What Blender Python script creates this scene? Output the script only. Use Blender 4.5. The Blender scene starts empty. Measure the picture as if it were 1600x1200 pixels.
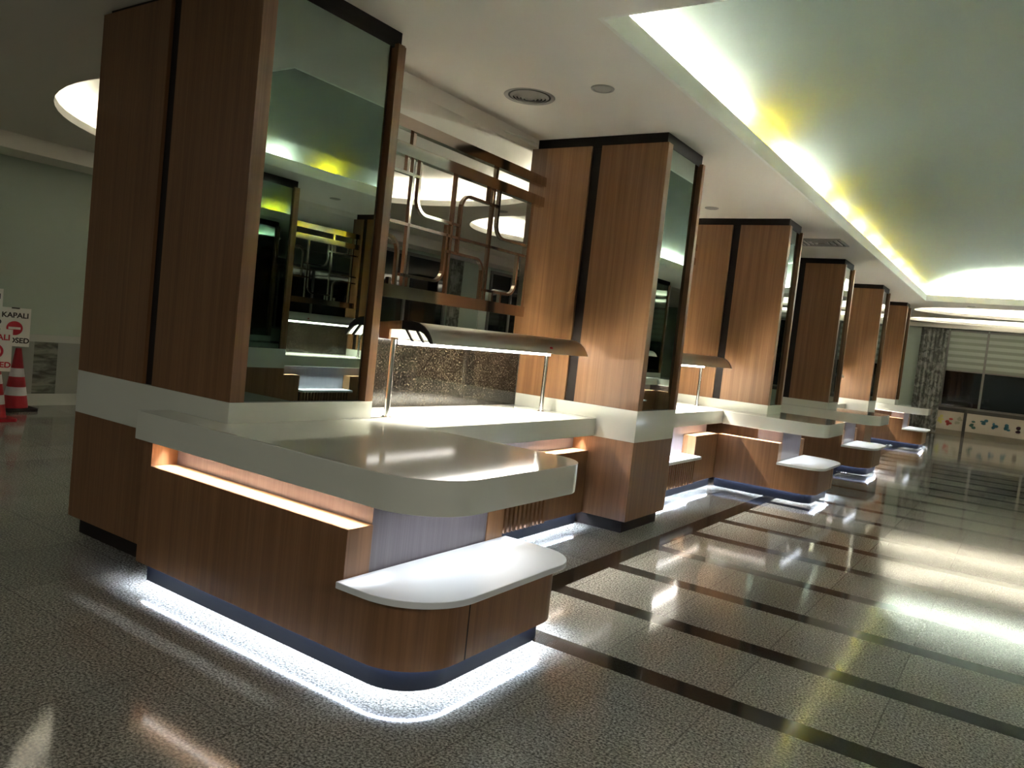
import bpy, bmesh, math, random
from mathutils import Matrix, Vector
random.seed(7)
S = bpy.context.scene
COL = S.collection
PI = math.pi

# ------------------------------------------------------------------ materials
MATS = {}
def new_mat(name):
    m = bpy.data.materials.new(name); m.use_nodes = True
    nt = m.node_tree; b = nt.nodes['Principled BSDF']
    MATS[name] = m
    return m, nt, b
def plain(name, col, rough=0.5, metal=0.0, spec=0.5, coat=0.0, bump=0.0, bscale=60):
    m, nt, b = new_mat(name)
    b.inputs['Base Color'].default_value = (*col, 1)
    b.inputs['Roughness'].default_value = rough
    b.inputs['Metallic'].default_value = metal
    b.inputs['Specular IOR Level'].default_value = spec
    b.inputs['Coat Weight'].default_value = coat
    b.inputs['Coat Roughness'].default_value = 0.05
    if bump:
        g = nt.nodes.new('ShaderNodeNewGeometry'); n = nt.nodes.new('ShaderNodeTexNoise')
        n.inputs['Scale'].default_value = bscale; n.inputs['Detail'].default_value = 4
        bp = nt.nodes.new('ShaderNodeBump'); bp.inputs['Strength'].default_value = bump; bp.inputs['Distance'].default_value = 0.01
        nt.links.new(g.outputs['Position'], n.inputs['Vector']); nt.links.new(n.outputs['Fac'], bp.inputs['Height'])
        nt.links.new(bp.outputs['Normal'], b.inputs['Normal'])
    return m
def emit(name, col, strength):
    m, nt, b = new_mat(name)
    b.inputs['Base Color'].default_value = (0.8, 0.8, 0.8, 1)
    b.inputs['Emission Color'].default_value = (*col, 1)
    b.inputs['Emission Strength'].default_value = strength
    return m
def wood(name, c1, c2, c3, rough=0.38, along='z'):
    m, nt, b = new_mat(name); L = nt.links.new
    g = nt.nodes.new('ShaderNodeNewGeometry')
    def mp(sx, sy, sz):
        q = nt.nodes.new('ShaderNodeMapping'); q.inputs['Scale'].default_value = (sx, sy, sz)
        L(g.outputs['Position'], q.inputs['Vector']); return q
    a, c = (22, .5), (120, 1.4)
    v = {'z': lambda t: (t[0], t[0], t[1]), 'y': lambda t: (t[0], t[1], t[0]), 'x': lambda t: (t[1], t[0], t[0])}[along]
    m1, m2 = mp(*v(a)), mp(*v(c))
    n1 = nt.nodes.new('ShaderNodeTexNoise'); n1.inputs['Scale'].default_value = 1; n1.inputs['Detail'].default_value = 6; n1.inputs['Roughness'].default_value = .6; n1.inputs['Distortion'].default_value = .35
    n2 = nt.nodes.new('ShaderNodeTexNoise'); n2.inputs['Scale'].default_value = 1; n2.inputs['Detail'].default_value = 3
    L(m1.outputs[0], n1.inputs['Vector']); L(m2.outputs[0], n2.inputs['Vector'])
    r = nt.nodes.new('ShaderNodeValToRGB')
    e = r.color_ramp.elements
    e[0].position = .33; e[0].color = (*c1, 1); e[1].position = .68; e[1].color = (*c3, 1)
    k = e.new(.5); k.color = (*c2, 1)
    L(n1.outputs['Fac'], r.inputs['Fac'])
    r2 = nt.nodes.new('ShaderNodeValToRGB'); r2.color_ramp.elements[0].position = .35; r2.color_ramp.elements[0].color = (.80, .78, .76, 1)
    r2.color_ramp.elements[1].position = .62; r2.color_ramp.elements[1].color = (1, 1, 1, 1)
    L(n2.outputs['Fac'], r2.inputs['Fac'])
    mx = nt.nodes.new('ShaderNodeMix'); mx.data_type = 'RGBA'; mx.blend_type = 'MULTIPLY'; mx.inputs['Factor'].default_value = .8
    L(r.outputs['Color'], mx.inputs['A']); L(r2.outputs['Color'], mx.inputs['B'])
    L(mx.outputs['Result'], b.inputs['Base Color'])
    b.inputs['Roughness'].default_value = rough
    return m
W1, W2, W3 = (.180, .084, .034), (.220, .106, .044), (.255, .127, .055)
WOOD = wood('walnut_veneer', W1, W2, W3)
WHITE = plain('white_solid_surface', (.70, .715, .635), .07, coat=.3)
SEATW = plain('white_seat_acrylic', (.74, .76, .76), .3)
BLACK = plain('black_brown_lacquer', (.011, .0065, .0055), .5, spec=.25)
NAVY = plain('dark_navy_plinth_laminate', (.002, .003, .0065), .5, spec=.15)
LAMI = wood('grey_mauve_brushed_laminate', (.128, .112, .124), (.137, .120, .132), (.147, .129, .141), .3)
MIRROR = plain('smoked_green_mirror', (.24, .30, .265), .0, metal=1.0)
BRUSHED = plain('brushed_steel', (.66, .655, .62), .34, metal=1.0)
CHROME = plain('bronze_tinted_chrome', (.70, .60, .52), .09, metal=1.0)
STEEL = plain('polished_steel', (.74, .73, .70), .16, metal=1.0)
CEIL = plain('warm_white_ceiling_paint', (.84, .80, .72), .85, bump=.03)
CEILW = plain('white_cove_paint', (.88, .87, .80), .8)
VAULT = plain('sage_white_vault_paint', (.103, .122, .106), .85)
SAGE = plain('sage_green_wall_paint', (.40, .46, .38), .8, bump=.03)
GREYP = plain('grey_vent_paint', (.42, .40, .36), .6)
DARKG = plain('dark_window_glass', (.004, .006, .008), .03)
FRAME = plain('window_frame_aluminium', (.16, .15, .14), .4, metal=.3)
BLIND = plain('olive_grey_blind_fabric', (.19, .21, .17), .8)
BLINDL = plain('pale_grey_blind_fabric', (.30, .33, .28), .8)
RED = plain('red_cone_plastic', (.40, .012, .022), .45)
REFL = plain('white_reflective_band', (.65, .65, .66), .35)
RUBBER = plain('black_rubber', (.02, .017, .016), .7)
SIGNW = plain('white_sign_board', (.80, .77, .72), .5)
SIGNR = plain('red_sign_ink', (.50, .015, .03), .5)
SIGNK = plain('black_sign_ink', (.02, .012, .014), .5)
CREAM = plain('cream_dado_board', (.52, .46, .37), .5)
TRIMD = plain('dark_trim', (.05, .045, .04), .5)
LED_COOL = emit('cool_white_led', (.68, .80, 1.0), 90)
LED_NICHE = emit('neutral_white_led', (1.0, .93, .86), 2)
LED_BENCH = emit('bench_white_led', (.86, .91, 1.0), 1.5)
LED_CAN = emit('canopy_white_led', (1.0, .93, .85), 14)
LED_COVE = emit('cove_white_led', (1.0, .98, .93), 620)
LED_YEL = emit('cove_yellow_led', (1.0, .70, .015), 600)
LED_OVAL = emit('oval_warm_white_led', (1.0, .93, .82), 8)
LED_FAR = emit('far_oval_white_led', (1.0, .94, .86), 16)
LED_BLUE = emit('oval_blue_white_led', (.35, .65, 1.0), 8)

def granite_speckle():
    m, nt, b = new_mat('speckled_brown_glass'); L = nt.links.new; N = nt.nodes.new
    g = N('ShaderNodeNewGeometry')
    n = N('ShaderNodeTexNoise'); n.inputs['Scale'].default_value = 88; n.inputs['Detail'].default_value = 4; n.inputs['Roughness'].default_value = .7
    n2 = N('ShaderNodeTexNoise'); n2.inputs['Scale'].default_value = 7; n2.inputs['Detail'].default_value = 2
    L(g.outputs['Position'], n.inputs['Vector']); L(g.outputs['Position'], n2.inputs['Vector'])
    q = N('ShaderNodeMath'); q.operation = 'MULTIPLY_ADD'; q.inputs[1].default_value = .2; L(n2.outputs['Fac'], q.inputs[0])
    q2 = N('ShaderNodeMath'); q2.operation = 'SUBTRACT'; q2.inputs[1].default_value = .10
    L(n.outputs['Fac'], q.inputs[2]); L(q.outputs[0], q2.inputs[0])
    r = N('ShaderNodeValToRGB'); e = r.color_ramp.elements
    e[0].position = .40; e[0].color = (.006, .0045, .003, 1); e[1].position = .70; e[1].color = (.065, .053, .036, 1)
    k = e.new(.53); k.color = (.018, .014, .009, 1)
    L(q2.outputs[0], r.inputs['Fac']); L(r.outputs['Color'], b.inputs['Base Color'])
    b.inputs['Roughness'].default_value = .09
    return m
SPECK = granite_speckle()

def marble():
    m, nt, b = new_mat('grey_veined_marble'); L = nt.links.new
    g = nt.nodes.new('ShaderNodeNewGeometry')
    q = nt.nodes.new('ShaderNodeMapping'); q.inputs['Scale'].default_value = (1, 1.2, 5)
    n = nt.nodes.new('ShaderNodeTexNoise'); n.inputs['Scale'].default_value = 3; n.inputs['Detail'].default_value = 8; n.inputs['Distortion'].default_value = .8
    L(g.outputs['Position'], q.inputs['Vector']); L(q.outputs[0], n.inputs['Vector'])
    r = nt.nodes.new('ShaderNodeValToRGB'); e = r.color_ramp.elements
    e[0].position = .36; e[0].color = (.09, .092, .078, 1); e[1].position = .62; e[1].color = (.25, .255, .22, 1)
    L(n.outputs['Fac'], r.inputs['Fac']); L(r.outputs['Color'], b.inputs['Base Color'])
    b.inputs['Roughness'].default_value = .2
    return m
MARBLE = marble()
MARBLE_T = plain('white_marble_trim', (.50, .505, .46), .25)
MARBLE_L = plain('pale_marble', (.31, .315, .28), .25)

def curtain_mat():
    m, nt, b = new_mat('grey_damask_curtain'); L = nt.links.new
    g = nt.nodes.new('ShaderNodeNewGeometry')
    n = nt.nodes.new('ShaderNodeTexNoise'); n.inputs['Scale'].default_value = 5; n.inputs['Detail'].default_value = 5; n.inputs['Distortion'].default_value = 1.2
    L(g.outputs['Position'], n.inputs['Vector'])
    r = nt.nodes.new('ShaderNodeValToRGB'); e = r.color_ramp.elements
    e[0].position = .42; e[0].color = (.085, .09, .075, 1); e[1].position = .62; e[1].color = (.27, .28, .25, 1)
    L(n.outputs['Fac'], r.inputs['Fac']); L(r.outputs['Color'], b.inputs['Base Color'])
    b.inputs['Roughness'].default_value = .8
    return m
CURT = curtain_mat()

def floor_mat():
    m, nt, b = new_mat('polished_granite_floor'); L = nt.links.new; N = nt.nodes.new
    g = N('ShaderNodeNewGeometry'); sp = N('ShaderNodeSeparateXYZ'); L(g.outputs['Position'], sp.inputs[0])
    def M(op, a, c=None, d=None):
        q = N('ShaderNodeMath'); q.operation = op
        for i, t in enumerate((a, c, d)):
            if t is None: continue
            if isinstance(t, (int, float)): q.inputs[i].default_value = t
            else: L(t, q.inputs[i])
        return q.outputs[0]
    X, Y = sp.outputs['X'], sp.outputs['Y']
    gt = lambda a, v: M('GREATER_THAN', a, v); lt = lambda a, v: M('LESS_THAN', a, v); mul = lambda a, c: M('MULTIPLY', a, c); mxm = lambda a, c: M('MAXIMUM', a, c)
    field = mul(mul(gt(X, .187), lt(X, 3.913)), mul(gt(Y, .818), lt(Y, 17.7)))
    ph = M('FRACT', M('DIVIDE', M('ADD', Y, -.818), .747))
    cross = lt(ph, .194)
    lng = mxm(lt(X, .337), gt(X, 3.763))
    stripe = mul(field, mxm(cross, lng))
    # joints: 0.6 m slabs; in the striped field only along the hall
    jx = lt(M('FRACT', M('DIVIDE', M('ADD', X, 60 - .985), .6)), .010)
    jy = mul(lt(M('FRACT', M('DIVIDE', M('ADD', Y, 60.667), .6)), .010), M('SUBTRACT', 1, field))
    joint = mul(mxm(jx, jy), M('SUBTRACT', 1, stripe))
    # a few slabs are a little darker than their neighbours
    cx = M('FLOOR', M('DIVIDE', M('ADD', X, 60 - .985), .6)); cy = M('FLOOR', M('DIVIDE', M('ADD', Y, 74.7 - .818), .747))
    wn = N('ShaderNodeTexWhiteNoise'); wn.noise_dimensions = '2D'
    cb = N('ShaderNodeCombineXYZ'); L(cx, cb.inputs[0]); L(cy, cb.inputs[1]); L(cb.outputs[0], wn.inputs['Vector'])
    tone = M('MULTIPLY_ADD', wn.outputs['Value'], .22, .88)
    n = N('ShaderNodeTexNoise'); n.inputs['Scale'].default_value = 95; n.inputs['Detail'].default_value = 3; n.inputs['Roughness'].default_value = .65
    L(g.outputs['Position'], n.inputs['Vector'])
    r = N('ShaderNodeValToRGB'); e = r.color_ramp.elements
    e[0].position = .38; e[0].color = (.07, .07, .06, 1); e[1].position = .64; e[1].color = (.46, .455, .405, 1)
    k = e.new(.5); k.color = (.23, .227, .198, 1)
    L(n.outputs['Fac'], r.inputs['Fac'])
    n3 = N('ShaderNodeTexNoise'); n3.inputs['Scale'].default_value = 1.3; n3.inputs['Detail'].default_value = 3
    L(g.outputs['Position'], n3.inputs['Vector'])
    sc = M('MULTIPLY', tone, M('MULTIPLY_ADD', n3.outputs['Fac'], .3, .85))
    vm = N('ShaderNodeVectorMath'); vm.operation = 'SCALE'; L(r.outputs['Color'], vm.inputs[0]); L(sc, vm.inputs['Scale'])
    r2 = N('ShaderNodeValToRGB'); e = r2.color_ramp.elements
    e[0].position = .4; e[0].color = (.014, .012, .010, 1); e[1].position = .7; e[1].color = (.045, .040, .034, 1)
    L(n.outputs['Fac'], r2.inputs['Fac'])
    m1 = N('ShaderNodeMix'); m1.data_type = 'RGBA'; L(stripe, m1.inputs['Factor']); L(vm.outputs[0], m1.inputs['A']); L(r2.outputs['Color'], m1.inputs['B'])
    m2 = N('ShaderNodeMix'); m2.data_type = 'RGBA'; L(mul(joint, .55), m2.inputs['Factor']); L(m1.outputs['Result'], m2.inputs['A']); m2.inputs['B'].default_value = (.06, .058, .05, 1)
    L(m2.outputs['Result'], b.inputs['Base Color'])
    L(M('MULTIPLY_ADD', n3.outputs['Fac'], .06, .05), b.inputs['Roughness'])
    b.inputs['Specular IOR Level'].default_value = .42
    return m
FLOOR = floor_mat()

# ------------------------------------------------------------------ builders
ROOTLOC = {}
def link(o): COL.objects.link(o); return o
def tag(o, label=None, cat=None, group=None, kind=None):
    if label: o['label'] = label
    if cat: o['category'] = cat
    if group: o['group'] = group
    if kind: o['kind'] = kind
    return o
def thing(name, label, cat, loc=(0, 0, 0), group=None, kind='thing'):
    o = link(bpy.data.objects.new(name, None)); o.location = loc; o.empty_display_size = .1
    ROOTLOC[o.name] = Vector(loc)
    return tag(o, label, cat, group, kind)
def rootloc(o):
    while o.parent is not None: o = o.parent
    return ROOTLOC.get(o.name, Vector((0, 0, 0)))
def obj(name, bm, mat, parent=None, smooth=False, bevel=0, label=None):
    bmesh.ops.remove_doubles(bm, verts=bm.verts, dist=1e-6)
    bmesh.ops.recalc_face_normals(bm, faces=bm.faces)
    me = bpy.data.meshes.new(name); bm.to_mesh(me); bm.free()
    o = link(bpy.data.objects.new(name, me))
    if parent is not None:
        me.transform(Matrix.Translation(-rootloc(parent))); o.parent = parent
    for mm in (mat if isinstance(mat, (list, tuple)) else [mat]): me.materials.append(mm)
    if smooth:
        me.polygons.foreach_set('use_smooth', [True] * len(me.polygons))
        try: me.set_sharp_from_angle(angle=math.radians(35))
        except Exception: pass
    if bevel:
        b = o.modifiers.new('edge', 'BEVEL'); b.width = bevel; b.segments = 2; b.harden_normals = True; b.limit_method = 'ANGLE'; b.angle_limit = math.radians(50)
    if label: o['label'] = label
    return o
def structure(name, bm, mat, label=None, **k):
    o = obj(name, bm, mat, **k)
    return tag(o, label, None, None, 'structure')
def B(): return bmesh.new()
def box(bm, x0, x1, y0, y1, z0, z1):
    v = [bm.verts.new((x, y, z)) for x in (x0, x1) for y in (y0, y1) for z in (z0, z1)]
    for f in ((0, 1, 3, 2), (4, 6, 7, 5), (0, 4, 5, 1), (2, 3, 7, 6), (0, 2, 6, 4), (1, 5, 7, 3)):
        bm.faces.new([v[i] for i in f])
    return bm
def bx(*a): return box(B(), *a)
def rpoly(pts, n=10):
    """pts: (x, y[, r]) corners of a polygon -> 2-D outline with rounded corners"""
    out = []; N = len(pts)
    for i, p in enumerate(pts):
        r = p[2] if len(p) > 2 else 0
        P0, P, P1 = Vector(pts[i - 1][:2]), Vector(p[:2]), Vector(pts[(i + 1) % N][:2])
        if r <= 0: out.append(P); continue
        d0, d1 = (P0 - P).normalized(), (P1 - P).normalized()
        a = math.acos(max(-1, min(1, d0.dot(d1)))); t = r / math.tan(a / 2)
        c = P + (d0 + d1).normalized() * (r / math.sin(a / 2))
        s, e = P + d0 * t - c, P + d1 * t - c
        a0 = math.atan2(s.y, s.x); da = (math.atan2(e.y, e.x) - a0 + PI) % (2 * PI) - PI
        for k in range(n + 1):
            q = a0 + da * k / n; out.append(c + Vector((math.cos(q), math.sin(q))) * r)
    return out
def prism(bm, pts, z0, z1):
    lo = [bm.verts.new((p[0], p[1], z0)) for p in pts]; hi = [bm.verts.new((p[0], p[1], z1)) for p in pts]
    bm.faces.new(lo[::-1]); bm.faces.new(hi); n = len(pts)
    for i in range(n): bm.faces.new((lo[i], lo[(i + 1) % n], hi[(i + 1) % n], hi[i]))
    return bm
def offset_path(pts, d):
    out = []; n = len(pts)
    for i, p in enumerate(pts):
        p = Vector(p[:2]); a = Vector(pts[max(i - 1, 0)][:2]); c = Vector(pts[min(i + 1, n - 1)][:2])
        d0 = (p - a); d1 = (c - p)
        if d0.length < 1e-9: d0 = d1
        if d1.length < 1e-9: d1 = d0
        d0.normalize(); d1.normalize()
        n0, n1 = Vector((-d0.y, d0.x)), Vector((-d1.y, d1.x)); m = (n0 + n1).normalized()
        out.append(p + m * (d / max(.3, m.dot(n0))))
    return out
def ribbon(bm, path, t, z0, z1):
    """a thin upright strip of thickness t to the left of an open 2-D path"""
    a = [Vector(p[:2]) for p in path]; b = offset_path(path, t)
    prism(bm, a + b[::-1], z0, z1); return bm
def ring_lathe(bm, prof, n=32, c=(0, 0, 0), sx=1, sy=1, caps=True):
    rings = []
    for r, z in prof:
        rings.append([bm.verts.new((c[0] + sx * r * math.cos(2 * PI * k / n), c[1] + sy * r * math.sin(2 * PI * k / n), c[2] + z)) for k in range(n)])
    for a, b in zip(rings, rings[1:]):
        for k in range(n): bm.faces.new((a[k], a[(k + 1) % n], b[(k + 1) % n], b[k]))
    if caps:
        bm.faces.new(rings[0][::-1]); bm.faces.new(rings[-1])
    return bm
def cyl(bm, x, y, z0, z1, r, n=20): return ring_lathe(bm, [(r, z0), (r, z1)], n, (x, y, 0))
def plate_holes(bm, outer, holes, z):
    es = []
    for loop in [outer] + holes:
        vs = [bm.verts.new((p[0], p[1], z)) for p in loop]
        es += [bm.edges.new((vs[i], vs[(i + 1) % len(vs)])) for i in range(len(vs))]
    bmesh.ops.triangle_fill(bm, edges=es, use_beauty=True)
    return bm
def ellipse(cx, cy, rx, ry, n=72): return [(cx + rx * math.cos(2 * PI * k / n), cy + ry * math.sin(2 * PI * k / n)) for k in range(n)]
def sweep(bm, pts, w, h, nrm):
    """rectangular bar along a 3-D path lying in the plane with normal nrm; w across, h along nrm"""
    nrm = Vector(nrm).normalized(); P = [Vector(p) for p in pts]; rings = []
    for i, p in enumerate(P):
        d0 = (p - P[i - 1]).normalized() if i else None
        d1 = (P[i + 1] - p).normalized() if i < len(P) - 1 else None
        d = (d0 + d1).normalized() if d0 and d1 else (d0 or d1)
        s = nrm.cross(d).normalized(); k = 1 / max(.4, s.dot(nrm.cross(d0 or d1).normalized()))
        rings.append([bm.verts.new(p + s * (a * w / 2 * k) + nrm * (b * h / 2)) for a, b in ((-1, -1), (1, -1), (1, 1), (-1, 1))])
    for a, b in zip(rings, rings[1:]):
        for k in range(4): bm.faces.new((a[k], a[(k + 1) % 4], b[(k + 1) % 4], b[k]))
    bm.faces.new(rings[0][::-1]); bm.faces.new(rings[-1])
    return bm

def lamp(parent, x0, x1, y0, y1, z, watts, spread, col):
    """downward LED strip lamp, power in watts per metre of its length"""
    y0, y1 = min(y0, y1), max(y0, y1); L_ = max(x1 - x0, y1 - y0)
    l = bpy.data.lights.new('led_lamp', 'AREA'); l.shape = 'RECTANGLE'; l.size = x1 - x0; l.size_y = y1 - y0
    l.energy = watts * L_; l.spread = math.radians(spread); l.color = col
    o = link(bpy.data.objects.new('led_lamp', l)); o.parent = parent; o.location = Vector(((x0 + x1) / 2, (y0 + y1) / 2, z)) - rootloc(parent)
    return o

# ------------------------------------------------------------------ measures (metres)
ZC = 3.206; ZP = 3.124; ZB = 1.0046; ZBB = .750; ZT = .90; ZS = .754; ZW = .622; ZN = .4145; ZPL = .105
XS = -1.225; ZL = 3.15; XC = 2.05                                             # middle of the hall
#        face x, width, front y, depth
COLS = {1: (-.7535, 1.4916, 0, 1.0115), 2: (0, 1.268, 3.2193, .7912), 3: (.0129, 1.27, 6.8246, .585),
        4: (.004, 1.27, 10.098, .735), 5: (.0411, 1.27, 13.464, .811), 6: (.0407, 1.27, 16.8614, .55)}

def pillar(k, label):
    xf, w, y0, d = COLS[k]; x0 = xf - w; y1 = y0 + d
    t = thing('wood_clad_pillar', label, 'pillar', (xf - w / 2, y0 + d / 2, 0), 'wood clad pillars of the hall')
    obj('plinth', bx(x0 + .05, xf - .05, y0 + .05, y1 - .05, 0, ZPL + .01), BLACK, t)
    obj('lower_cladding', bx(x0, xf, y0, y1, ZPL, ZBB), WOOD, t, bevel=.002)
    obj('white_band', bx(x0 - .001, xf + .001, y0 - .001, y1 + .001, ZBB, ZB), WHITE, t, bevel=.002)
    obj('core', bx(x0 + .04, xf - .045, y0 + .022, y1 - .022, ZB, ZP), BLACK, t)
    obj('top_band', bx(x0 + .045, xf - .022, y0 + .02, y1 - .02, ZP - .02, ZL - .001 if x0 < XS - .1 else ZC - .001), BLACK, t)
    if x0 < XS - .1: obj('top_band', bx(XS + .01, xf - .022, y0 + .0205, y1 - .0205, ZL - .02, ZC - .001), BLACK, t)
    xm = (x0 + xf) / 2; g = .047
    for ya, yb in ((y0, y0 + .022), (y1 - .022, y1)):
        obj('wood_panel', bx(x0, xm - g, ya, yb, ZB + .001, ZP), WOOD, t)
        obj('wood_panel', bx(xm + g, xf, ya, yb, ZB + .001, ZP), WOOD, t)
    obj('wood_panel', bx(x0, x0 + .04, y0 + .0225, y1 - .0225, ZB + .001, ZP), WOOD, t)
    obj('wood_edge', bx(xf - .045, xf - .0005, y0 + .0225, y0 + .085, ZB + .001, ZP), WOOD, t)
    obj('wood_edge', bx(xf - .045, xf + .012, y1 - .075, y1 - .0225, ZB + .001, ZP), WOOD, t)
    obj('mirror_panel', bx(xf - .043, xf - .024, y0 + .086, y1 - .10, ZB + .004, ZP), MIRROR, t, label='smoked green mirror panel')
    return t

NW, NC = 6.5, (.82, .90, 1.0)
def sgn(o, s): return lambda d: o + s * d            # d metres inward from the outer slab edge
SL = 1.243                                            # slab length across the peninsula

def peninsula(k, outer, s, xe, bay_end, label_t, label_b):
    xf, w, cy0, cd = COLS[k]
    c0, c1 = (cy0, cy0 + cd) if s > 0 else (cy0 + cd, cy0)
    Y = sgn(outer, s); i = Y(SL)
    q = lambda pts: pts if s > 0 else pts[::-1]
    # --- continuous worktop: peninsula plus back counter of the bay
    bay_end -= s * .0055
    wt = thing('worktop', label_t, 'worktop', (xe - .4, Y(.6), ZS), 'white worktops')
    xl = -1.245; xr = -1.205
    pts = [(xl, outer), (xe, outer, .30), (xe, i, .20), (-.3564, i), (-.3564, bay_end), (xr, bay_end), (xr, c1 + s * .0055), (xf + .0055, c1 + s * .0055), (xf + .0055, c0 - s * .0055), (xl, c0 - s * .0055)]
    obj('slab', prism(B(), rpoly(q(pts), 14), ZS, ZT), WHITE, wt, smooth=True, bevel=.004)
    # --- base
    b0, b1 = Y(.04), Y(SL - .05); ba, bb = Y(.187), Y(SL - .197)
    xs = .304; xb = xe - .0525; XL = -1.215
    t = thing('counter_base', label_b, 'counter', (0, Y(.6), 0), 'peninsula counters')
    lo = lambda a, b: (min(a, b), max(a, b))
    # low wall on the outer side, with the end block
    bm = B()
    box(bm, XL, xs, *lo(b0, ba), .125, ZW); box(bm, XL, xs, *lo(b0, Y(.055)), ZPL, .125)
    box(bm, XL, XL + .07, *lo(b0, Y(.19)), ZW, ZS - .001)
    obj('low_wall', bm, WOOD, t)
    bm = B()
    box(bm, -.40, xs, *lo(bb, b1), .125, ZW); box(bm, -.40, xs, *lo(b1, Y(SL - .065)), ZPL, .125)
    obj('low_wall', bm, WOOD, t)
    # grey recessed core under the slab
    core_x0 = max(xf, -.75) + .002 if k == 1 else xf + .002
    bm = B(); box(bm, core_x0, .298, *lo(Y(.1875), Y(SL - .1975)), .13, ZS - .001)
    if c0 != outer: box(bm, XL + .07, core_x0, *lo(Y(.1875) if (Y(.1875) - c0) * s < 0 else c0 - s * .004, c0 - s * .002), .13, ZS - .001)
    obj('recessed_panel', bm, LAMI, t)
    # rounded bench end
    r1, r2 = .27, .18
    pth = rpoly(q([(xs + .001, b0), (xb, b0, r1), (xb, b1, r2), (xs + .001, b1)]), 14)
    bm = prism(B(), pth, .125, .385)
    path = pth if s > 0 else pth
    ribbon(bm, path, .015, ZPL, .125)
    obj('bench_base', bm, WOOD, t, smooth=True)
    for u in (.34,):                                  # panel joints in the curved veneer
        bm = B(); box(bm, xb - .004, xb + .0012, *lo(Y(.04 + u - .004), Y(.04 + u + .004)), ZPL, .385)
        obj('veneer_joint', bm, BLACK, t)
    top = rpoly(q([(xs + .002, Y(-.005)), (xb + .068, Y(-.005), .32), (xb + .068, Y(SL - .02), .22), (xs + .002, Y(SL - .02))]), 14)
    obj('bench_top', prism(B(), top, .3852, ZN), SEATW, t, smooth=True, bevel=.004, label='white rounded bench top')
    # dark plinth and the light strip tucked above it
    p0, p1 = Y(.09), Y(SL - .10); px = xb - .05
    pp = rpoly(q([(XL + .03, p0), (px, p0, .23), (px, p1, .14), (-.45, p1), (-.45, c1 if abs(c1 - p1) < .4 else p1), (XL + .03, c1 if abs(c1 - p1) < .4 else p1)]), 12)
    # keep the plinth clear of the pillar base
    ring = [p for p in rpoly(q([(XL + .03, p0), (px, p0, .23), (px, p1, .14), (-.40, p1)]), 12)]
    bm = B(); ribbon(bm, ring, .02, 0, .1245)
    obj('plinth', bm, NAVY, t, smooth=True)
    bm = B(); led = offset_path(ring, -.0095)
    ribbon(bm, led, -.010, .1165, .1235)
    obj('plinth_light_strip', bm, LED_COOL, t)
    bm = B()
    box(bm, XL + .09, .30, *lo(Y(.095), Y(.115)), ZS - .009, ZS - .001)
    obj('niche_light_strip', bm, LED_NICHE, t)
    lamp(t, XL + .09, .30, Y(.095), Y(.115), ZS - .0095, NW, 62, NC)
    bm = B(); box(bm, -.38, .30, *lo(Y(SL - .125), Y(SL - .105)), ZS - .009, ZS - .001)
    obj('niche_light_strip', bm, LED_NICHE, t)
    lamp(t, -.38, .30, Y(SL - .125), Y(SL - .105), ZS - .0095, NW, 62, NC)
    bm = B(); box(bm, .44, .475, *lo(Y(.19), Y(SL - .20)), ZS - .009, ZS - .001)
    obj('bench_light_strip', bm, LED_BENCH, t)
    lamp(t, .44, .475, Y(.19), Y(SL - .20), ZS - .0095, 1.0, 135, (.86, .91, 1.0))
    return wt, t, i, b1

def bay_counter(ya, yb, label, k_from=None):
    """base under the back counter between ya and yb (ya < yb)"""
    c = (ya + yb) / 2; h = .49; x = -.40
    t = thing('bay_counter_base', label, 'counter', (-.6, c, 0), 'bay counters')
    for a, b in ((ya + .002, c - h), (c + h, yb - .002)):
        bm = B(); box(bm, x - .147, x, a, b, .125, ZW); box(bm, x - .015, x, a, b, ZPL, .125)
        obj('low_wall', bm, WOOD, t)
    obj('recessed_panel', bx(x - .20, x - .1475, ya + .002, yb - .002, .13, ZS - .001), LAMI, t)
    obj('bench_top', prism(B(), rpoly([(x - .147, c - h + .001), (x + .095, c - h + .001, .02), (x + .095, c + h - .001, .02), (x - .147, c + h - .001)], 4), .3852, ZN), SEATW, t, bevel=.003, label='white bench top')
    bm = B(); n = 17
    for j in range(n):
        y = c - h + .012 + (2 * h - .024) * (j + .25) / n
        box(bm, x + .002, x + .035, y, y + .030, ZPL + .005, .385)
    obj('slat_front', bm, WOOD, t)
    obj('slat_backing', bx(x - .06, x, c - h + .001, c + h - .001, .125, .385), BLACK, t)
    obj('plinth', bx(x - .07, x - .05, ya + .002, yb - .002, 0, .1245), NAVY, t)
    obj('plinth_light_strip', bx(x - .040, x - .030, ya + .06, yb - .02, .1165, .1235), LED_COOL, t)
    obj('niche_light_strip', bx(x - .075, x - .055, ya + .02, yb - .02, ZS - .009, ZS - .001), LED_NICHE, t)
    lamp(t, x - .075, x - .055, ya + .02, yb - .02, ZS - .0095, NW, 62, NC)
    return t

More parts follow.
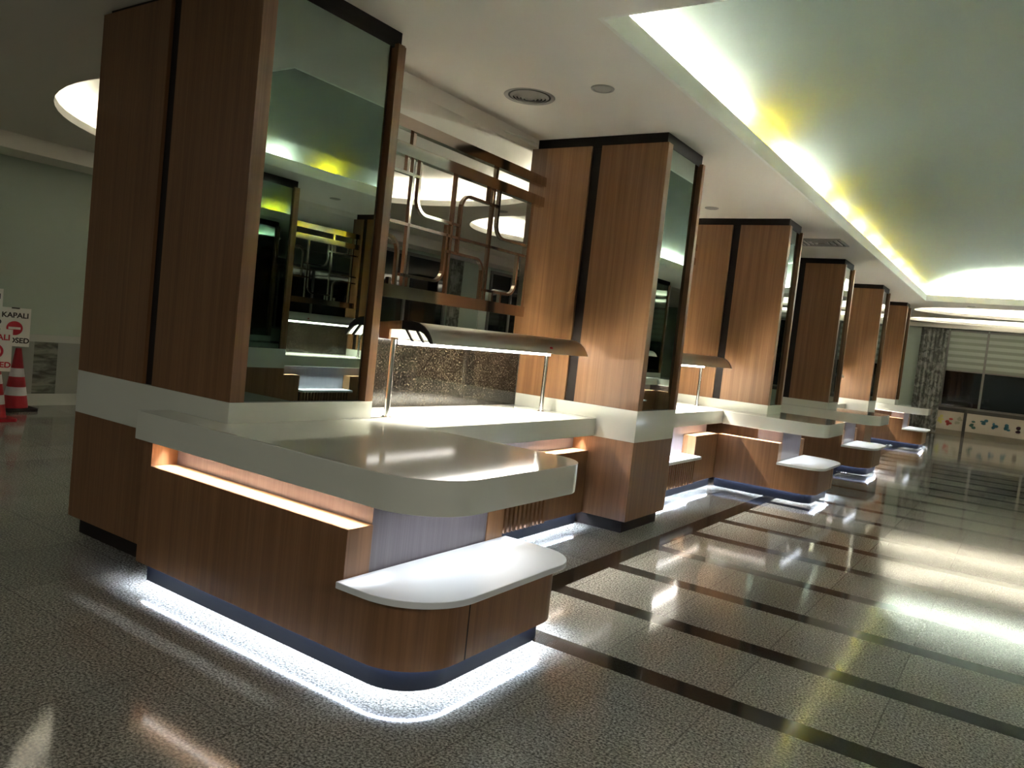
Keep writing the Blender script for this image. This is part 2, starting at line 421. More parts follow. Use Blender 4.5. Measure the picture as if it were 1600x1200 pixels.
def canopy(ya, yb, label, bracket_low=True):
    """heated sneeze-guard style canopy: curved shell on two posts with a tube under it"""
    c = (ya + yb) / 2
    t = thing('light_canopy', label, 'canopy', (-.755, c, ZT), 'light canopies over the back counters')
    a = ya; b = yb
    prof = [(-.84, 1.392), (-.84, 1.478), (-.815, 1.494), (-.74, 1.506), (-.66, 1.511), (-.58, 1.512), (-.534, 1.507), (-.49, 1.488), (-.455, 1.460), (-.430, 1.425), (-.413, 1.392)]
    inner = [(-.421, 1.392), (-.440, 1.421), (-.465, 1.453), (-.497, 1.479), (-.538, 1.498), (-.60, 1.503), (-.70, 1.500), (-.80, 1.487), (-.83, 1.474), (-.83, 1.392)]
    loop = prof + inner
    bm = B()
    A_ = [bm.verts.new((p[0], a, p[1])) for p in loop]; B_ = [bm.verts.new((p[0], b, p[1])) for p in loop]
    n = len(loop); bm.faces.new(A_[::-1]); bm.faces.new(B_)
    for i in range(n): bm.faces.new((A_[i], A_[(i + 1) % n], B_[(i + 1) % n], B_[i]))
    obj('curved_shell', bm, BRUSHED, t, smooth=True)
    # end bracket at one end: black arched plate with slots and a wooden block
    e, s = (a, -1) if bracket_low else (b, 1)
    lo = lambda p, q: (min(p, q), max(p, q))
    y0, y1 = lo(e, e + s * .012)
    def plate(pts, mat, nm, y0=y0, y1=y1):
        bm = B(); A2 = [bm.verts.new((p[0], y0, p[1])) for p in pts]; B2 = [bm.verts.new((p[0], y1, p[1])) for p in pts]
        m_ = len(pts); bm.faces.new(A2[::-1]); bm.faces.new(B2)
        for i in range(m_): bm.faces.new((A2[i], A2[(i + 1) % m_], B2[(i + 1) % m_], B2[i]))
        return obj(nm, bm, mat, t)
    up = [(-.66, 1.516), (-.58, 1.518), (-.530, 1.512), (-.486, 1.492), (-.450, 1.463), (-.424, 1.427), (-.407, 1.390)]
    dn = [(-.425, 1.390), (-.452, 1.424), (-.478, 1.447), (-.51, 1.459), (-.66, 1.461)]
    plate(up + dn, BLACK, 'end_arch')
    plate([(-.84, 1.392), (-.84, 1.494), (-.661, 1.514), (-.661, 1.461), (-.755, 1.455), (-.755, 1.392)], WOOD, 'end_block', *lo(e, e + s * .016))
    for xk in (-.63, -.545):
        plate([(xk, 1.461), (xk + .016, 1.461), (xk + .075, 1.392), (xk + .059, 1.392)], BLACK, 'end_strut')
    for y in (a + .03, b - .07):
        bm = cyl(B(), -.755, y, ZT + .012, 1.392, .018); p = obj('post', bm, STEEL, t, smooth=True)
        obj('post_foot', ring_lathe(B(), [(.034, ZT), (.034, ZT + .006), (.022, ZT + .012)], 20, (-.755, y, 0)), STEEL, p, smooth=True)
    obj('top_rail', bx(-.80, -.71, a + .02, b - .02, 1.392, 1.404), STEEL, t)
    obj('light_tube', bx(-.735, -.71, a + .05, b - .09, 1.366, 1.392), LED_CAN, t)
    lamp(t, -.735, -.715, a + .12, b - .30, 1.3655, 25, 110, (1.0, .93, .84))
    y = b - .07 if bracket_low else a + .03
    obj('indicator_lamp', ring_lathe(B(), [(.012, 0), (.012, .012), (.006, .016)], 12, (-.432, y - .48 if bracket_low else y + .48, 1.428)), RED, t, smooth=True, label='small red indicator lamp')
    return t

def back_screen(ya, yb, label):
    t = thing('speckled_screen', label, 'screen', (-1.16, (ya + yb) / 2, ZT), 'speckled glass screens behind the counters')
    obj('speckled_pane', bx(-1.187, -1.171, ya + .014, yb - .014, ZT + .0005, 1.405), SPECK, t)
    for y in (ya + .001, yb - .013): obj('edge_channel', bx(-1.192, -1.166, y, y + .012, ZT + .0005, 1.41), STEEL, t)
    return t

GX = -1.12
def arc_path(pts, n=7):
    """(y, z[, r]) open path with rounded corners -> 3-D points in the lattice plane"""
    out = []
    for i, p in enumerate(pts):
        P = Vector(p[:2]); r = p[2] if len(p) > 2 else 0
        if not r: out.append(P); continue
        d0 = (Vector(pts[i - 1][:2]) - P).normalized(); d1 = (Vector(pts[i + 1][:2]) - P).normalized()
        c = P + (d0 + d1) * r
        for k in range(n + 1):
            f = k / n * PI / 2
            out.append(c - d1 * r * math.cos(f) - d0 * r * math.sin(f))
    return [(GX, q.x, q.y) for q in out]
def lattice(ya, yb, label):
    t = thing('metal_lattice', label, 'lattice', (GX, (ya + yb) / 2, 1.66), 'metal lattices hanging between pillars')
    k = (yb - ya) / (3.2193 - 1.0115); F = lambda y: ya + (y - 1.0115) * k
    lim = 3.055
    obj('top_beam', bx(GX - .03, GX + .03, ya + .001, yb - .001, 2.795, 2.872), CHROME, t)
    obj('middle_beam', bx(GX - .03, GX + .03, ya + .001, yb - .001, 2.622, 2.703), CHROME, t)
    obj('bottom_rail', bx(GX - .03, GX + .03, ya + .001, F(3.085), 1.665, 1.752), CHROME, t)
    obj('end_post', bx(GX - .022, GX + .022, F(3.035), F(3.075), 1.752, 2.622), CHROME, t)
    def bar(*pts, w=.021):
        obj('lattice_bar', sweep(B(), arc_path([(F(p[0]), *p[1:]) for p in pts]), w, .03, (1, 0, 0)), CHROME, t)
    T, M_, L_ = 2.622, 2.175, 1.752
    for y in (1.07, 1.545, 2.525): bar((y, 2.703), (y, 2.795), w=.03)
    # upper cells
    bar((1.505, T), (1.505, 2.515)); bar((1.0115, 2.515), (1.635, 2.515))
    bar((1.568, T), (1.568, L_)); bar((1.637, T), (1.637, 2.268, .11), (2.13, 2.268))
    bar((2.036, T), (2.036, L_)); bar((2.60, 2.502), (2.128, 2.502, .10), (2.128, 2.06))
    bar((2.455, T), (2.455, 2.502)); bar((2.515, T), (2.515, L_), w=.026)
    bar((2.595, T), (2.595, 2.262, .11), (3.035, 2.262))
    bar((1.0115, M_), (3.035, M_))
    # lower cells
    bar((1.0115, 2.075), (1.49, 2.075, .10), (1.49, L_))
    bar((1.62, T - .36), (1.62, 2.268)) if False else None
    bar((1.53, 1.83), (1.985, 1.83, .10), (1.985, 2.25))
    bar((1.62, 1.83), (1.62, L_)); bar((1.43, 1.80), (1.43, L_))
    bar((1.985, 2.06), (2.462, 2.06, .10), (2.462, L_))
    bar((2.462, 1.83), (2.935, 1.83, .10), (2.935, M_))
    bar((2.62, 1.83), (2.62, L_)); bar((2.735, 1.83), (2.735, L_))
    bar((1.12, T), (1.12, L_)); bar((1.22, T), (1.22, 2.515))
    return t

# ------------------------------------------------------------------ room shell
XWL, XWR, YB, YF = -7.68, 2 * XC + 7.68, -7.0, 23.5
XSR = 2 * XC - XS; XT = XS - .13
VX0, VX1, VY0, VY1 = .4504, 2 * XC - .4504, 1.2161, 16.24
structure('floor', bx(XWL, XWR, YB, YF, -.08, 0), FLOOR)
O3 = (2.35, 18.75, 2.4, 1.45); O4 = (2.35, 21.95, 3.1, 1.25)
O1 = (-3.90, 3.25, 2.52, 2.50); O2 = (-3.40, 8.0, 1.85, 1.60)
O5 = (2 * XC + 3.90, 7.6 - 3.25, 2.52, 2.50)
bm = plate_holes(B(), [(XS, YB), (XSR, YB), (XSR, YF), (XS, YF)],
                 [[(VX0, VY0), (VX1, VY0), (VX1, VY1), (VX0, VY1)], ellipse(*O3), ellipse(*O4)], ZC)
structure('ceiling', bm, CEIL)
structure('ceiling', plate_holes(B(), [(XWL, YB), (XT, YB), (XT, YF), (XWL, YF)], [ellipse(*O1), ellipse(*O2)], ZL), CEIL)
structure('ceiling', plate_holes(B(), [(2 * XC - XT, YB), (XWR, YB), (XWR, YF), (2 * XC - XT, YF)], [ellipse(*O5)], ZL), CEIL)
for nm, a, b in (('trim_1', XS, XT), ('trim_2', XSR, 2 * XC - XT)):      # sloped step down to the side ceilings
    bm = B(); v = [bm.verts.new(q) for q in ((a, YB, ZC), (a, YF, ZC), (b, YF, ZL), (b, YB, ZL))]; bm.faces.new(v); structure(nm, bm, CEIL)
structure('trim_3', bx(XWL, -7.1, YB, YF, 2.972, ZL), CEIL)           # bulkhead along the left wall
structure('trim_4', bx(-1.2, 5.3, YF - .35, YF, 3.10, ZC), CEIL)
structure('wall_left', bx(XWL - .2, XWL, YB, YF, 0, ZC + .1), SAGE)
structure('wall_right', bx(XWR, XWR + .2, YB, YF, 0, ZC + .1), SAGE)
structure('wall_back', bx(XWL, XWR, YF, YF + .2, 0, ZC + .1), SAGE)
structure('wall_front', bx(XWL, XWR, YB - .2, YB, 0, ZC + .1), SAGE)
# vault: lip, ledge, barrel, end lunettes
LIP = 3.338; SX0, SX1, SY0, SY1 = VX0 - .19, VX1 + .19, VY0 - .19, VY1 + .19
bm = B()
for (x0, x1, y0, y1) in ((VX0 - .025, VX0, VY0 - .025, VY1 + .025), (VX1, VX1 + .025, VY0 - .025, VY1 + .025), (VX0, VX1, VY0 - .025, VY0), (VX0, VX1, VY1, VY1 + .025)):
    box(bm, x0, x1, y0, y1, ZC - .0005, LIP)
structure('trim_5', bm, CEILW)
bm = B()
vc = (SX0 + SX1) / 2; va = (SX1 - SX0) / 2; vb = .71; zs0 = 3.23; nseg = 40; n_e = 2.0
prof = []
for i in range(nseg + 1):
    th = PI - PI * i / nseg; cth, sth = math.cos(th), math.sin(th)
    prof.append((vc + va * math.copysign(abs(cth) ** (2 / n_e), cth), zs0 + vb * abs(sth) ** (2 / n_e)))
ny = 40
rows = [[bm.verts.new((x, SY0 + (SY1 - SY0) * j / ny, z)) for x, z in prof] for j in range(ny + 1)]
for a, b in zip(rows, rows[1:]):
    for i in range(nseg): bm.faces.new((a[i], a[i + 1], b[i + 1], b[i]))
bm.faces.new(rows[0]); bm.faces.new(rows[-1][::-1])
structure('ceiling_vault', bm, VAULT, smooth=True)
bm = plate_holes(B(), [(SX0 - .01, SY0 - .01), (SX1 + .01, SY0 - .01), (SX1 + .01, SY1 + .01), (SX0 - .01, SY1 + .01)], [[(VX0 - .02, VY0 - .02), (VX1 + .02, VY0 - .02), (VX1 + .02, VY1 + .02), (VX0 - .02, VY1 + .02)]], 3.225)
structure('trim_6', bm, CEILW)
def strip_light(x, segs, label, name='cove_light_strip'):
    t = thing(name, label, 'light strip', (x, 8, 3.226))
    for (a, b, kind) in segs:
        m_, w_ = {'w': (LED_COVE, .011), 'y': (LED_YEL, .012)}[kind]; d = 1 if x < XC else -1
        obj('white_segment' if kind == 'w' else 'yellow_segment', bx(min(x, x + d * .006), max(x, x + d * .006), a, b, 3.245, 3.280), m_, t)
    return t
segs = [(1.35, 3.7, 'w'), (4.02, 4.65, 'y'), (5.0, 6.5, 'w'), (6.8, 7.15, 'y')]
y = 7.45
while y < 15.9:
    segs.append((y, y + .07, 'w')); segs.append((y + .26, y + .33, 'w')); segs.append((y + .62, y + .92, 'y')); y += 1.2
strip_light(VX0 - .033, segs, 'white and yellow light strip hidden behind the left lip of the vault')
strip_light(VX1 + .033, [(1.35, 2.7, 'w'), (3.0, 3.2, 'y'), (3.6, 3.85, 'w'), (4.5, 4.62, 'y'), (5.6, 9.0, 'w'), (9.1, 9.6, 'y'), (9.8, 15.9, 'w')], 'white and yellow light strip behind the far lip of the vault, seen mirrored')
t = thing('cove_light_strip', 'white light strip behind the end lip of the vault', 'light strip', (XC, VY1 + .11, 3.226))
obj('white_segment', bx(VX0 + .1, VX1 - .1, VY1 + .027, VY1 + .033, 3.245, 3.290), LED_COVE, t)

def oval(c, z, label, mat, seg=None):
    cx, cy, rx, ry = c
    t = thing('oval_cove_light', label, 'ceiling light', (cx, cy, z))
    def loft(levels, n=72):
        bm = B(); rings = [[bm.verts.new((cx + (rx + d) * math.cos(2 * PI * k / n), cy + (ry + d) * math.sin(2 * PI * k / n), zz)) for k in range(n)] for d, zz in levels]
        for a, b in zip(rings, rings[1:]):
            for k in range(n): bm.faces.new((a[k], a[(k + 1) % n], b[(k + 1) % n], b[k]))
        return bm, rings
    bm, _ = loft([(0, z), (0, z + .075), (.015, z + .075), (.015, z + .02), (.12, z + .02)]); obj('rim', bm, CEILW, t)
    bm, rg = loft([(.12, z + .02), (.12, z + .30), (.09, z + .325)]); bm.faces.new(rg[-1]); obj('recess', bm, CEILW, t)
    n = 72; bm = B(); lo_, hi_ = seg or (0, n)
    for k in range(lo_, hi_):
        a0, a1 = 2 * PI * k / n, 2 * PI * (k + 1) / n; q = []
        for a in (a0, a1):
            for d in (.055, .085):
                q.append([bm.verts.new((cx + (rx + d) * math.cos(a), cy + (ry + d) * math.sin(a), zz)) for zz in (z + .024, z + .04)])
        A0, A1, C0, C1 = q
        bm.faces.new((A0[1], A1[1], C1[1], C0[1])); bm.faces.new((A0[0], A0[1], C0[1], C0[0])); bm.faces.new((A1[0], C1[0], C1[1], A1[1]))
    obj('light_ring', bm, mat, t)
    return t
oval(O1, ZL, 'large round ceiling cove lit white, behind the nearest pillar and lattice', LED_OVAL)
oval(O2, ZL, 'smaller round ceiling cove lit white, farther back behind the lattice', LED_OVAL)
oval(O3, ZC, 'long oval ceiling cove beyond the vault, the one nearer the vault', LED_FAR)
oval(O4, ZC, 'long oval ceiling cove beyond the vault, the one nearer the far windows', LED_FAR)
oval(O5, ZL, 'round ceiling cove with a bluish glow, seen only in the mirror', LED_BLUE, (40, 52))

# ceiling fittings
t = thing('round_air_diffuser', 'round white air diffuser in the ceiling before the second pillar', 'vent', (-.655, 2.2, ZC))
obj('rim', ring_lathe(B(), [(.155, 0), (.18, -.006), (.185, 0)], 40, (-.655, 2.2, ZC), caps=False), GREYP, t, smooth=True)
for j, r in enumerate((.13, .105, .08, .055)):
    obj('ring_blade', ring_lathe(B(), [(r + .012, .0), (r - .008, -.014 - .004 * j), (r - .012, -.012 - .004 * j), (r + .006, .002)], 36, (-.655, 2.2, ZC), caps=False), GREYP, t, smooth=True)
obj('back_disc', ring_lathe(B(), [(.155, -.001), (.155, .0)], 36, (-.655, 2.2, ZC)), TRIMD, t)
obj('centre_cone', ring_lathe(B(), [(.045, -.004), (.03, -.02), (.012, -.026)], 24, (-.655, 2.2, ZC)), GREYP, t, smooth=True)
def disc(x, y, z, label):
    t = thing('ceiling_speaker', label, 'ceiling fitting', (x, y, z))
    obj('rim', ring_lathe(B(), [(.08, 0), (.076, -.008), (.062, -.01), (.058, 0)], 32, (x, y, z), caps=False), GREYP, t, smooth=True)
    obj('grille', ring_lathe(B(), [(.058, -.001), (.058, -.006), (.03, -.010)], 32, (x, y, z)), GREYP, t, smooth=True)
disc(-.06, 2.19, ZC, 'small round ceiling fitting beside the round air diffuser')
disc(-.73, 6.2, ZC, 'small round ceiling fitting between the second and third pillars')
disc(4.55, 5.4, ZC, 'small round ceiling fitting on the far side of the hall, seen in the mirror')
disc(1.25, 17.0, ZC, 'small dark ceiling fitting just beyond the end of the vault')
disc(-3.6, 6.08, ZL, 'small ceiling fitting between the two round coves')
t = thing('square_air_diffuser', 'square ceiling air diffuser beside the top of the fourth pillar', 'vent', (-.03, 8.55, ZC))
for j, r in enumerate((.30, .23, .16, .09)):
    bm = B()
    for a0, b0_, a1, b1_ in ((-r, -r, r, -r + .035), (-r, r - .035, r, r), (-r, -r + .035, -r + .035, r - .035), (r - .035, -r + .035, r, r - .035)):
        box(bm, -.03 + a0, -.03 + a1, 8.55 + b0_, 8.55 + b1_, ZC - .012 - .003 * j, ZC)
    obj('square_blade', bm, GREYP, t)
obj('back_plate', bx(-.31, .25, 8.27, 8.83, ZC - .003, ZC), TRIMD, t)

# windows on the left wall, with dado, seen under and through the lattice
def window(n, axis, p, a0, a1, z0, z1, mull, side):
    def bb(d0, d1, a, b, z, zz):
        d0, d1 = sorted((p + side * d0, p + side * d1))
        return (d0, d1, a, b, z, zz) if axis == 'x' else (a, b, d0, d1, z, zz)
    bm = B()
    for a, b, z, zz in ((a0, a0 + .06, z0, z1), (a1 - .06, a1, z0, z1), (a0 + .06, a1 - .06, z0, z0 + .06), (a0 + .06, a1 - .06, z1 - .06, z1)): box(bm, *bb(0, .06, a, b, z, zz))
    f = structure('window_%d' % n, bm, FRAME)
    for m_ in mull: obj('mullion', box(B(), *bb(.0, .055, m_ - .03, m_ + .03, z0 + .06, z1 - .06)), FRAME, f)
    obj('pane', box(B(), *bb(.012, .02, a0 + .06, a1 - .06, z0 + .06, z1 - .06)), DARKG, f)
    return f
window(1, 'x', XWL, 7.6, 10.0, .95, 2.90, [8.75], 1)
window(2, 'x', XWL, 11.5, 15.2, .95, 2.90, [12.35, 13.6], 1)
window(3, 'y', YF, .34, 5.4, .80, 3.05, [1.36, 2.6, 3.9], -1)
window(4, 'x', XWR, 6.0, 14.5, .85, 2.75, [8.3, 9.9, 11.4, 12.7], -1)
def curtain(x0, x1, y0, y1, along, z0, z1, label):
    t = None; bm = B(); n = 40; L_ = (y1 - y0) if along == 'y' else (x1 - x0)
    def pt(i, off, z):
        f = i / n; w = .03 * math.sin(f * L_ / .11 * 2 * PI) + off
        return (x0 + w, y0 + f * L_, z) if along == 'y' else (x0 + f * L_, y0 + w, z)
    fr = [[bm.verts.new(pt(i, 0, z)) for i in range(n + 1)] for z in (z0, z1)]; bk = [[bm.verts.new(pt(i, .012, z)) for i in range(n + 1)] for z in (z0, z1)]
    for i in range(n):
        bm.faces.new((fr[0][i], fr[0][i + 1], fr[1][i + 1], fr[1][i])); bm.faces.new((bk[0][i], bk[1][i], bk[1][i + 1], bk[0][i + 1]))
    for a in (0, 1):
        for i in range(n): bm.faces.new((fr[a][i], bk[a][i], bk[a][i + 1], fr[a][i + 1]))
    for i in (0, n): bm.faces.new((fr[0][i], fr[1][i], bk[1][i], bk[0][i]))
    return tag(obj('curtain', bm, CURT, smooth=True), label, 'curtain')
curtain(XWL + .09, 0, 10.02, 10.40, 'y', .02, 2.955, 'patterned grey curtain behind the lattice, left of the sage strip of wall')
structure('trim_7', bx(XWL, XWL + .03, 11.2, 11.48, 0, 2.96), plain('pale_jamb_paint', (.55, .60, .52), .6))
curtain(-.36, .36, YF - .12, 0, 'x', .02, 3.09, 'patterned grey curtain beside the far zebra blinds')
# zebra blinds on the far window
def zebra(x0, x1, label):
    t = thing('zebra_blind', label, 'blind', ((x0 + x1) / 2, YF - .10, 3.05), 'zebra blinds of the far window')
    obj('head_rail', bx(x0, x1, YF - .13, YF - .07, 3.02, 3.09), FRAME, t)
    z = 3.02; k = 0; bl, bd = B(), B()
    while z - .09 > 1.88:
        h = .10 if k % 2 == 0 else .085
        box(bl if k % 2 == 0 else bd, x0 + .01, x1 - .01, YF - .105, YF - .100, z - h, z); z -= h; k += 1
    obj('pale_bands', bl, BLINDL, t, label='pale horizontal fabric bands'); obj('dark_bands', bd, BLIND, t, label='dark horizontal fabric bands')
    obj('bottom_bar', bx(x0 + .01, x1 - .01, YF - .115, YF - .09, z - .035, z), FRAME, t)
zebra(.40, 1.34, 'zebra blind on the far window, next to the curtain')
zebra(1.38, 2.58, 'zebra blind on the far window, second from the curtain')
zebra(2.62, 3.88, 'zebra blind on the far window, third from the curtain')
# cream dado boards with small painted motifs
PALS = [[(.05, .02, .02), (.50, .10, .05), (.08, .09, .06), (.55, .50, .15), (.50, .06, .05), (.36, .34, .25)],
        [(.05, .12, .10), (.04, .14, .20), (.04, .15, .22), (.04, .17, .22), (.06, .02, .04), (.05, .10, .20)]]
PMAT = {}
def motif(parent, x, z, col, k):
    if col not in PMAT: PMAT[col] = plain('painted_motif_%d' % len(PMAT), col, .6)
    bm = B(); y = YF - .0465
    def disk(cx, cz, rx, rz):
        v = [bm.verts.new((cx + rx * math.cos(2 * PI * i / 14), y, cz + rz * math.sin(2 * PI * i / 14))) for i in range(14)]
        w = [bm.verts.new((q.co.x, y - .002, q.co.z)) for q in v]
        bm.faces.new(v); bm.faces.new(w[::-1])
        for i in range(14): bm.faces.new((v[i], v[(i + 1) % 14], w[(i + 1) % 14], w[i]))
    r = random.Random(k)
    for q in range(5): disk(x + r.uniform(-.055, .055), z + r.uniform(-.11, .11), r.uniform(.03, .06), r.uniform(.025, .05))
    obj('painted_motif', bm, PMAT[col], parent)
def board(x0, x1, pal, label):
    t = thing('dado_board', label, 'wall board', ((x0 + x1) / 2, YF - .02, 0), 'cream boards under the far window')
    obj('board', bx(x0, x1, YF - .045, YF - .001, .165, .70), CREAM, t)
    obj('kick_board', bx(x0, x1, YF - .04, YF - .001, .0, .164), plain('olive_kick_board', (.25, .22, .16), .5), t)
    n = 6
    for i in range(n):
        motif(t, x0 + (x1 - x0) * (i + .5) / n, .43 + (.02 if i % 2 else -.02), PALS[pal][i], i + 10 * pal)
board(-.35, 1.02, 0, 'cream board with red and dark motifs under the curtain end of the far window')
board(1.10, 2.85, 1, 'cream board with blue motifs under the far window')
structure('trim_8', bx(1.02, 1.10, YF - .06, YF, 0, .80), TRIMD)
structure('trim_9', bx(-.36, 5.4, YF - .05, YF, .70, .80), TRIMD)
# marble dado on the left wall
bm = B(); box(bm, XWL, XWL + .025, YB, 7.5, .80, .89); structure('trim_10', bm, MARBLE_T)
bm = B(); box(bm, XWL, XWL + .022, YB, 7.5, .0, .15); structure('baseboard_left', bm, MARBLE_T)
bm = B()
for a, b in ((-6.9, -4.6), (-4.3, -2.2), (-1.9, .2), (.45, 1.75)): box(bm, XWL, XWL + .014, a, b, .15, .80)
structure('trim_11', bm, MARBLE_L)
bm = B()
for a, b in ((2.18, 2.46), (2.74, 3.3), (3.6, 7.5)): box(bm, XWL, XWL + .014, a, b, .15, .80)
structure('trim_12', bm, MARBLE)
bm = B()
for a, b in ((1.75, 2.18), (2.46, 2.74), (3.3, 3.6)): box(bm, XWL, XWL + .016, a, b, .15, .80)
structure('trim_13', bm, MARBLE_L)

# ------------------------------------------------------------------ traffic cones with closed signs
def text_mesh(txt, size, m):
    cu = bpy.data.curves.new('txt', 'FONT'); cu.body = txt; cu.size = size; cu.align_x = 'CENTER'; cu.align_y = 'CENTER'; cu.extrude = .001; cu.offset = size * .03
    o = link(bpy.data.objects.new('txt', cu)); dg = bpy.context.evaluated_depsgraph_get(); me = bpy.data.meshes.new_from_object(o.evaluated_get(dg))
    bm = B(); bm.from_mesh(me); bpy.data.objects.remove(o); bpy.data.meshes.remove(me)
    bm.transform(m); return bm
def cone(x, y, label, zs=1):
    t = thing('traffic_cone', label, 'traffic cone', (x, y, 0), 'traffic cones by the left wall')
    obj('base', prism(B(), rpoly([(x - .19, y - .19, .05), (x + .19, y - .19, .05), (x + .19, y + .19, .05), (x - .19, y + .19, .05)], 5), 0, .035), RUBBER if zs else RED, t, bevel=.006)
    R = lambda z: .135 - (.135 - .03) * (z - .035) / .70
    zz = [.035, .18, .28, .40, .50, .735]
    for i in range(5):
        a, b = zz[i], zz[i + 1]; wht = i in (1, 3)
        obj('reflective_band' if wht else 'cone_body', ring_lathe(B(), [(R(a) + (.001 if wht else 0), a), (R(b) + (.001 if wht else 0), b)], 32, (x, y, 0)), REFL if wht else RED, t, smooth=True)
    return t
def sign(x, y, z0, col, label, ring=False, yaw=.35, h=.45, w=.31):
    t = thing('closed_sign', label, 'sign', (x, y, z0), 'closed signs on the cones')
    M = Matrix.Translation((x, y, z0)) @ Matrix.Rotation(-yaw, 4, 'Z') @ Matrix.Rotation(PI / 2, 4, 'Z')
    def P(bm, nm, mat):                              # local: x right, y out of the board (towards viewer is -y), z up
        bm.transform(M); return obj(nm, bm, mat, t)
    P(prism(B(), [(-w / 2, -.004), (w / 2, -.004), (w / 2, .004), (-w / 2, .004)], 0, h), 'board', SIGNW)
    P(bx(-.04, .04, -.012, .012, h - .012, h + .004), 'clip', TRIMD)
    up = Matrix.Rotation(PI / 2, 4, 'X')
    def txt(s, z): 
        bm = text_mesh(s, .083, Matrix.Translation((0, -.0055, z)) @ up); P(bm, 'lettering', col)
    txt('KAPALI', h * .80); txt('CLOSED', h * .15)
    bm = B(); n = 32; r = .082; zc = h * .47
    def dk(r0, r1, yy, mat, nm):
        bm = B(); A_ = [bm.verts.new((r1 * math.cos(2 * PI * i / n), yy, zc + r1 * math.sin(2 * PI * i / n))) for i in range(n)]
        if r0 <= 0: bm.faces.new(A_)
        else:
            C_ = [bm.verts.new((r0 * math.cos(2 * PI * i / n), yy, zc + r0 * math.sin(2 * PI * i / n))) for i in range(n)]
            for i in range(n): bm.faces.new((A_[i], A_[(i + 1) % n], C_[(i + 1) % n], C_[i]))
        P(bm, nm, mat)
    if ring: dk(.058, r, -.0056, SIGNR, 'red_ring')
    else:
        dk(0, r, -.0056, SIGNR, 'red_disc'); P(bx(-.06, .06, -.0075, -.0057, zc - .014, zc + .014), 'white_bar', SIGNW)
    return t
cone(-7.33, 1.86, 'red and white traffic cone with dark rubber base, nearest the marble dado')
sign(-7.33, 1.80, .755, SIGNK, 'white closed sign with black lettering above the cone by the marble dado')
cone(-6.62, 1.33, 'traffic cone with red base at the very left edge, in front of the other cone', 0)
sign(-6.50, 1.265, .745 - .20, SIGNR, 'white closed sign with red lettering on the front cone at the left edge', ring=True)
sign(-7.40, 1.52, 1.20 - .24, SIGNK, 'white sign showing only a corner at the very left edge, highest of the signs')

# ------------------------------------------------------------------ the row of pillars and counters
p1 = pillar(1, 'large dark wood clad pillar with the wide mirror, nearest the camera')
p2 = pillar(2, 'lit wood clad pillar standing straight on the floor to the right of the lattice')
p3 = pillar(3, 'third wood clad pillar, with a white peninsula counter in front of it')
p4 = pillar(4, 'darker wood clad pillar just past the passage, fourth in the row')
p5 = pillar(5, 'wood clad pillar fifth in the row, between two far counters')
p6 = pillar(6, 'last wood clad pillar in the row, nearest the far window')
for k, p in ((1, p1), (2, p2), (3, p3), (4, p4), (5, p5), (6, p6)): p['group'] = 'wood clad pillars in the left row'
wA, bA, iA, jA = peninsula(1, -.1934, 1, .771, COLS[2][2], 'large white worktop in the foreground, wrapping the nearest pillar', 'dark wood peninsula base in the foreground with blue white glow under it')
wB, bB, iB, jB = peninsula(3, 6.3623 + SL, -1, .785, COLS[2][2] + COLS[2][3], 'white worktop of the middle peninsula in front of the third pillar', 'wood peninsula base before the third pillar with white bench end')
wC, bC, iC, jC = peninsula(4, 9.905, 1, .765, COLS[5][2], 'white worktop of the peninsula at the darker fourth pillar', 'darker wood peninsula base at the fourth pillar')
wD, bD, iD, jD = peninsula(6, 16.38 + SL, -1, .765, COLS[5][2] + COLS[5][3], 'white worktop of the last peninsula near the far window', 'last wood peninsula base in the row, nearest the far window')
cA = bay_counter(jA, COLS[2][2], 'slatted bench counter between the nearest peninsula and the second pillar')
cB = bay_counter(COLS[2][2] + COLS[2][3], jB, 'slatted bench counter just right of the second pillar, joining the middle peninsula')
cC = bay_counter(jC, COLS[5][2], 'back counter between the fourth and fifth pillars')
cD = bay_counter(COLS[5][2] + COLS[5][3], jD, 'back counter between the fifth and last pillars')
e1, e2 = COLS[1][2] + COLS[1][3], COLS[2][2]
kA = canopy(1.12, 3.06, 'long steel light canopy over the nearest back counter, with a black arched end')
kB = canopy(COLS[2][2] + COLS[2][3] + .25, 6.63, 'steel light canopy showing right of the second pillar', False)
kC = canopy(10.95, 13.30, 'steel light canopy before the fifth pillar, only its lit tip in view')
kD = canopy(14.5, 16.6, 'steel light canopy between the fifth and last pillars', False)
sA = back_screen(e1, e2, 'speckled brown glass screen behind the nearest lit back counter')
sB = back_screen(COLS[2][2] + COLS[2][3], COLS[3][2], 'speckled glass screen between the second and third pillars')
sC = back_screen(COLS[4][2] + COLS[4][3], COLS[5][2], 'speckled glass screen between the fourth and fifth pillars')
gA = lattice(e1, e2, 'bronze chrome lattice hanging between the first and second pillars')
gB = lattice(COLS[2][2] + COLS[2][3], COLS[3][2], 'bronze chrome lattice between the second and third pillars')

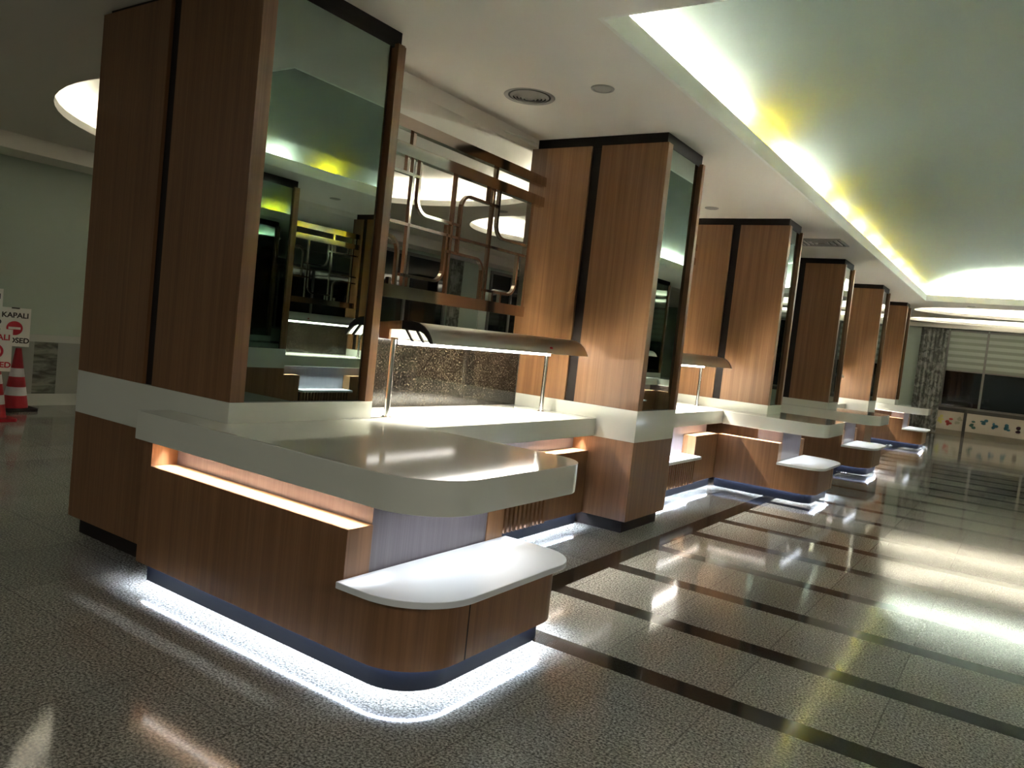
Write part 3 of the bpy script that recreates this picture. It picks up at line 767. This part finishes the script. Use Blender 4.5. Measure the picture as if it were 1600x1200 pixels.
# ------------------------------------------------------------------ the opposite row, seen in the mirrors
def kids(o): return [c for c in COL.objects if c.parent == o]
def copy_turned(o, yc, label, group):
    r = o.copy(); COL.objects.link(r)
    r.location = (2 * XC - o.location.x, 2 * yc - o.location.y, o.location.z); r.rotation_euler = (0, 0, PI)
    r['label'] = label; r['group'] = group
    for c in kids(o):
        d = c.copy(); COL.objects.link(d); d.parent = r
        for g in kids(c):
            e = g.copy(); COL.objects.link(e); e.parent = d
    return r
COLS[7] = (-.7535, .52, 0, 1.0115)
p7 = pillar(7, 'narrow mirrored pillar across the hall, at the right of the mirror of the nearest pillar')
p7.location = (2 * XC - p7.location.x, 7.6 - p7.location.y, 0); p7.rotation_euler = (0, 0, PI); p7['group'] = 'furniture of the opposite row'
for yc, where in ((3.8, 'seen in the mirror of the nearest pillar'), (7.55, 'seen in the mirror of the second pillar')):
    for o, lb in ((p1, 'mirrored pillar with counter across the hall, '), (p2, 'plain pillar across the hall, '), (wA, 'white worktop across the hall, '), (bA, 'wood peninsula base across the hall, '),
                  (cA, 'slatted bench counter across the hall, '), (kA, 'lit canopy across the hall, '), (sA, 'dark speckled screen across the hall, '), (gA, 'chrome lattice across the hall, ')):
        if yc < 5 and o is p1: continue
        copy_turned(o, yc, lb + where, 'furniture of the opposite row')

# fill lamps added out of view, behind the camera and across the hall
for x, y, p in ((.6, -5.2, 14), (-4.6, -4.6, 8), (6.2, -2.6, 60)):
    l = bpy.data.lights.new('fill_lamp', 'AREA'); l.shape = 'RECTANGLE'; l.size = 1.2; l.size_y = .6; l.energy = p; l.color = (1.0, .95, .88)
    o = link(bpy.data.objects.new('fill_lamp', l)); o.location = (x, y, ZL - .02)

# ------------------------------------------------------------------ world, camera, view
w = bpy.data.worlds.new('night'); S.world = w; w.use_nodes = True
w.node_tree.nodes['Background'].inputs[0].default_value = (.02, .025, .03, 1); w.node_tree.nodes['Background'].inputs[1].default_value = .2
cam = bpy.data.cameras.new('camera'); co = link(bpy.data.objects.new('camera', cam)); S.camera = co
f, yaw, pitch, roll = 1204.169, .5905, -.0605, .1072
cam.sensor_width = 36; cam.lens = 36 * f / 1600; cam.clip_start = .05; cam.clip_end = 100
fw = Vector((-math.sin(yaw) * math.cos(pitch), math.cos(yaw) * math.cos(pitch), math.sin(pitch)))
r0 = Vector((math.cos(yaw), math.sin(yaw), 0)); u0 = r0.cross(fw)
rr = r0 * math.cos(roll) + u0 * math.sin(roll); uu = u0 * math.cos(roll) - r0 * math.sin(roll)
co.matrix_world = Matrix(((rr.x, uu.x, -fw.x, 2.5568), (rr.y, uu.y, -fw.y, -2.4205), (rr.z, uu.z, -fw.z, 1.4852), (0, 0, 0, 1)))
vs = S.view_settings; vs.view_transform = 'Standard'; vs.look = 'None'; vs.gamma = 1; vs.use_curve_mapping = False; vs.exposure = 1.25
S.cycles.use_denoising = True; S.cycles.sample_clamp_indirect = 40; S.cycles.max_bounces = 10; S.cycles.diffuse_bounces = 5; S.cycles.glossy_bounces = 6
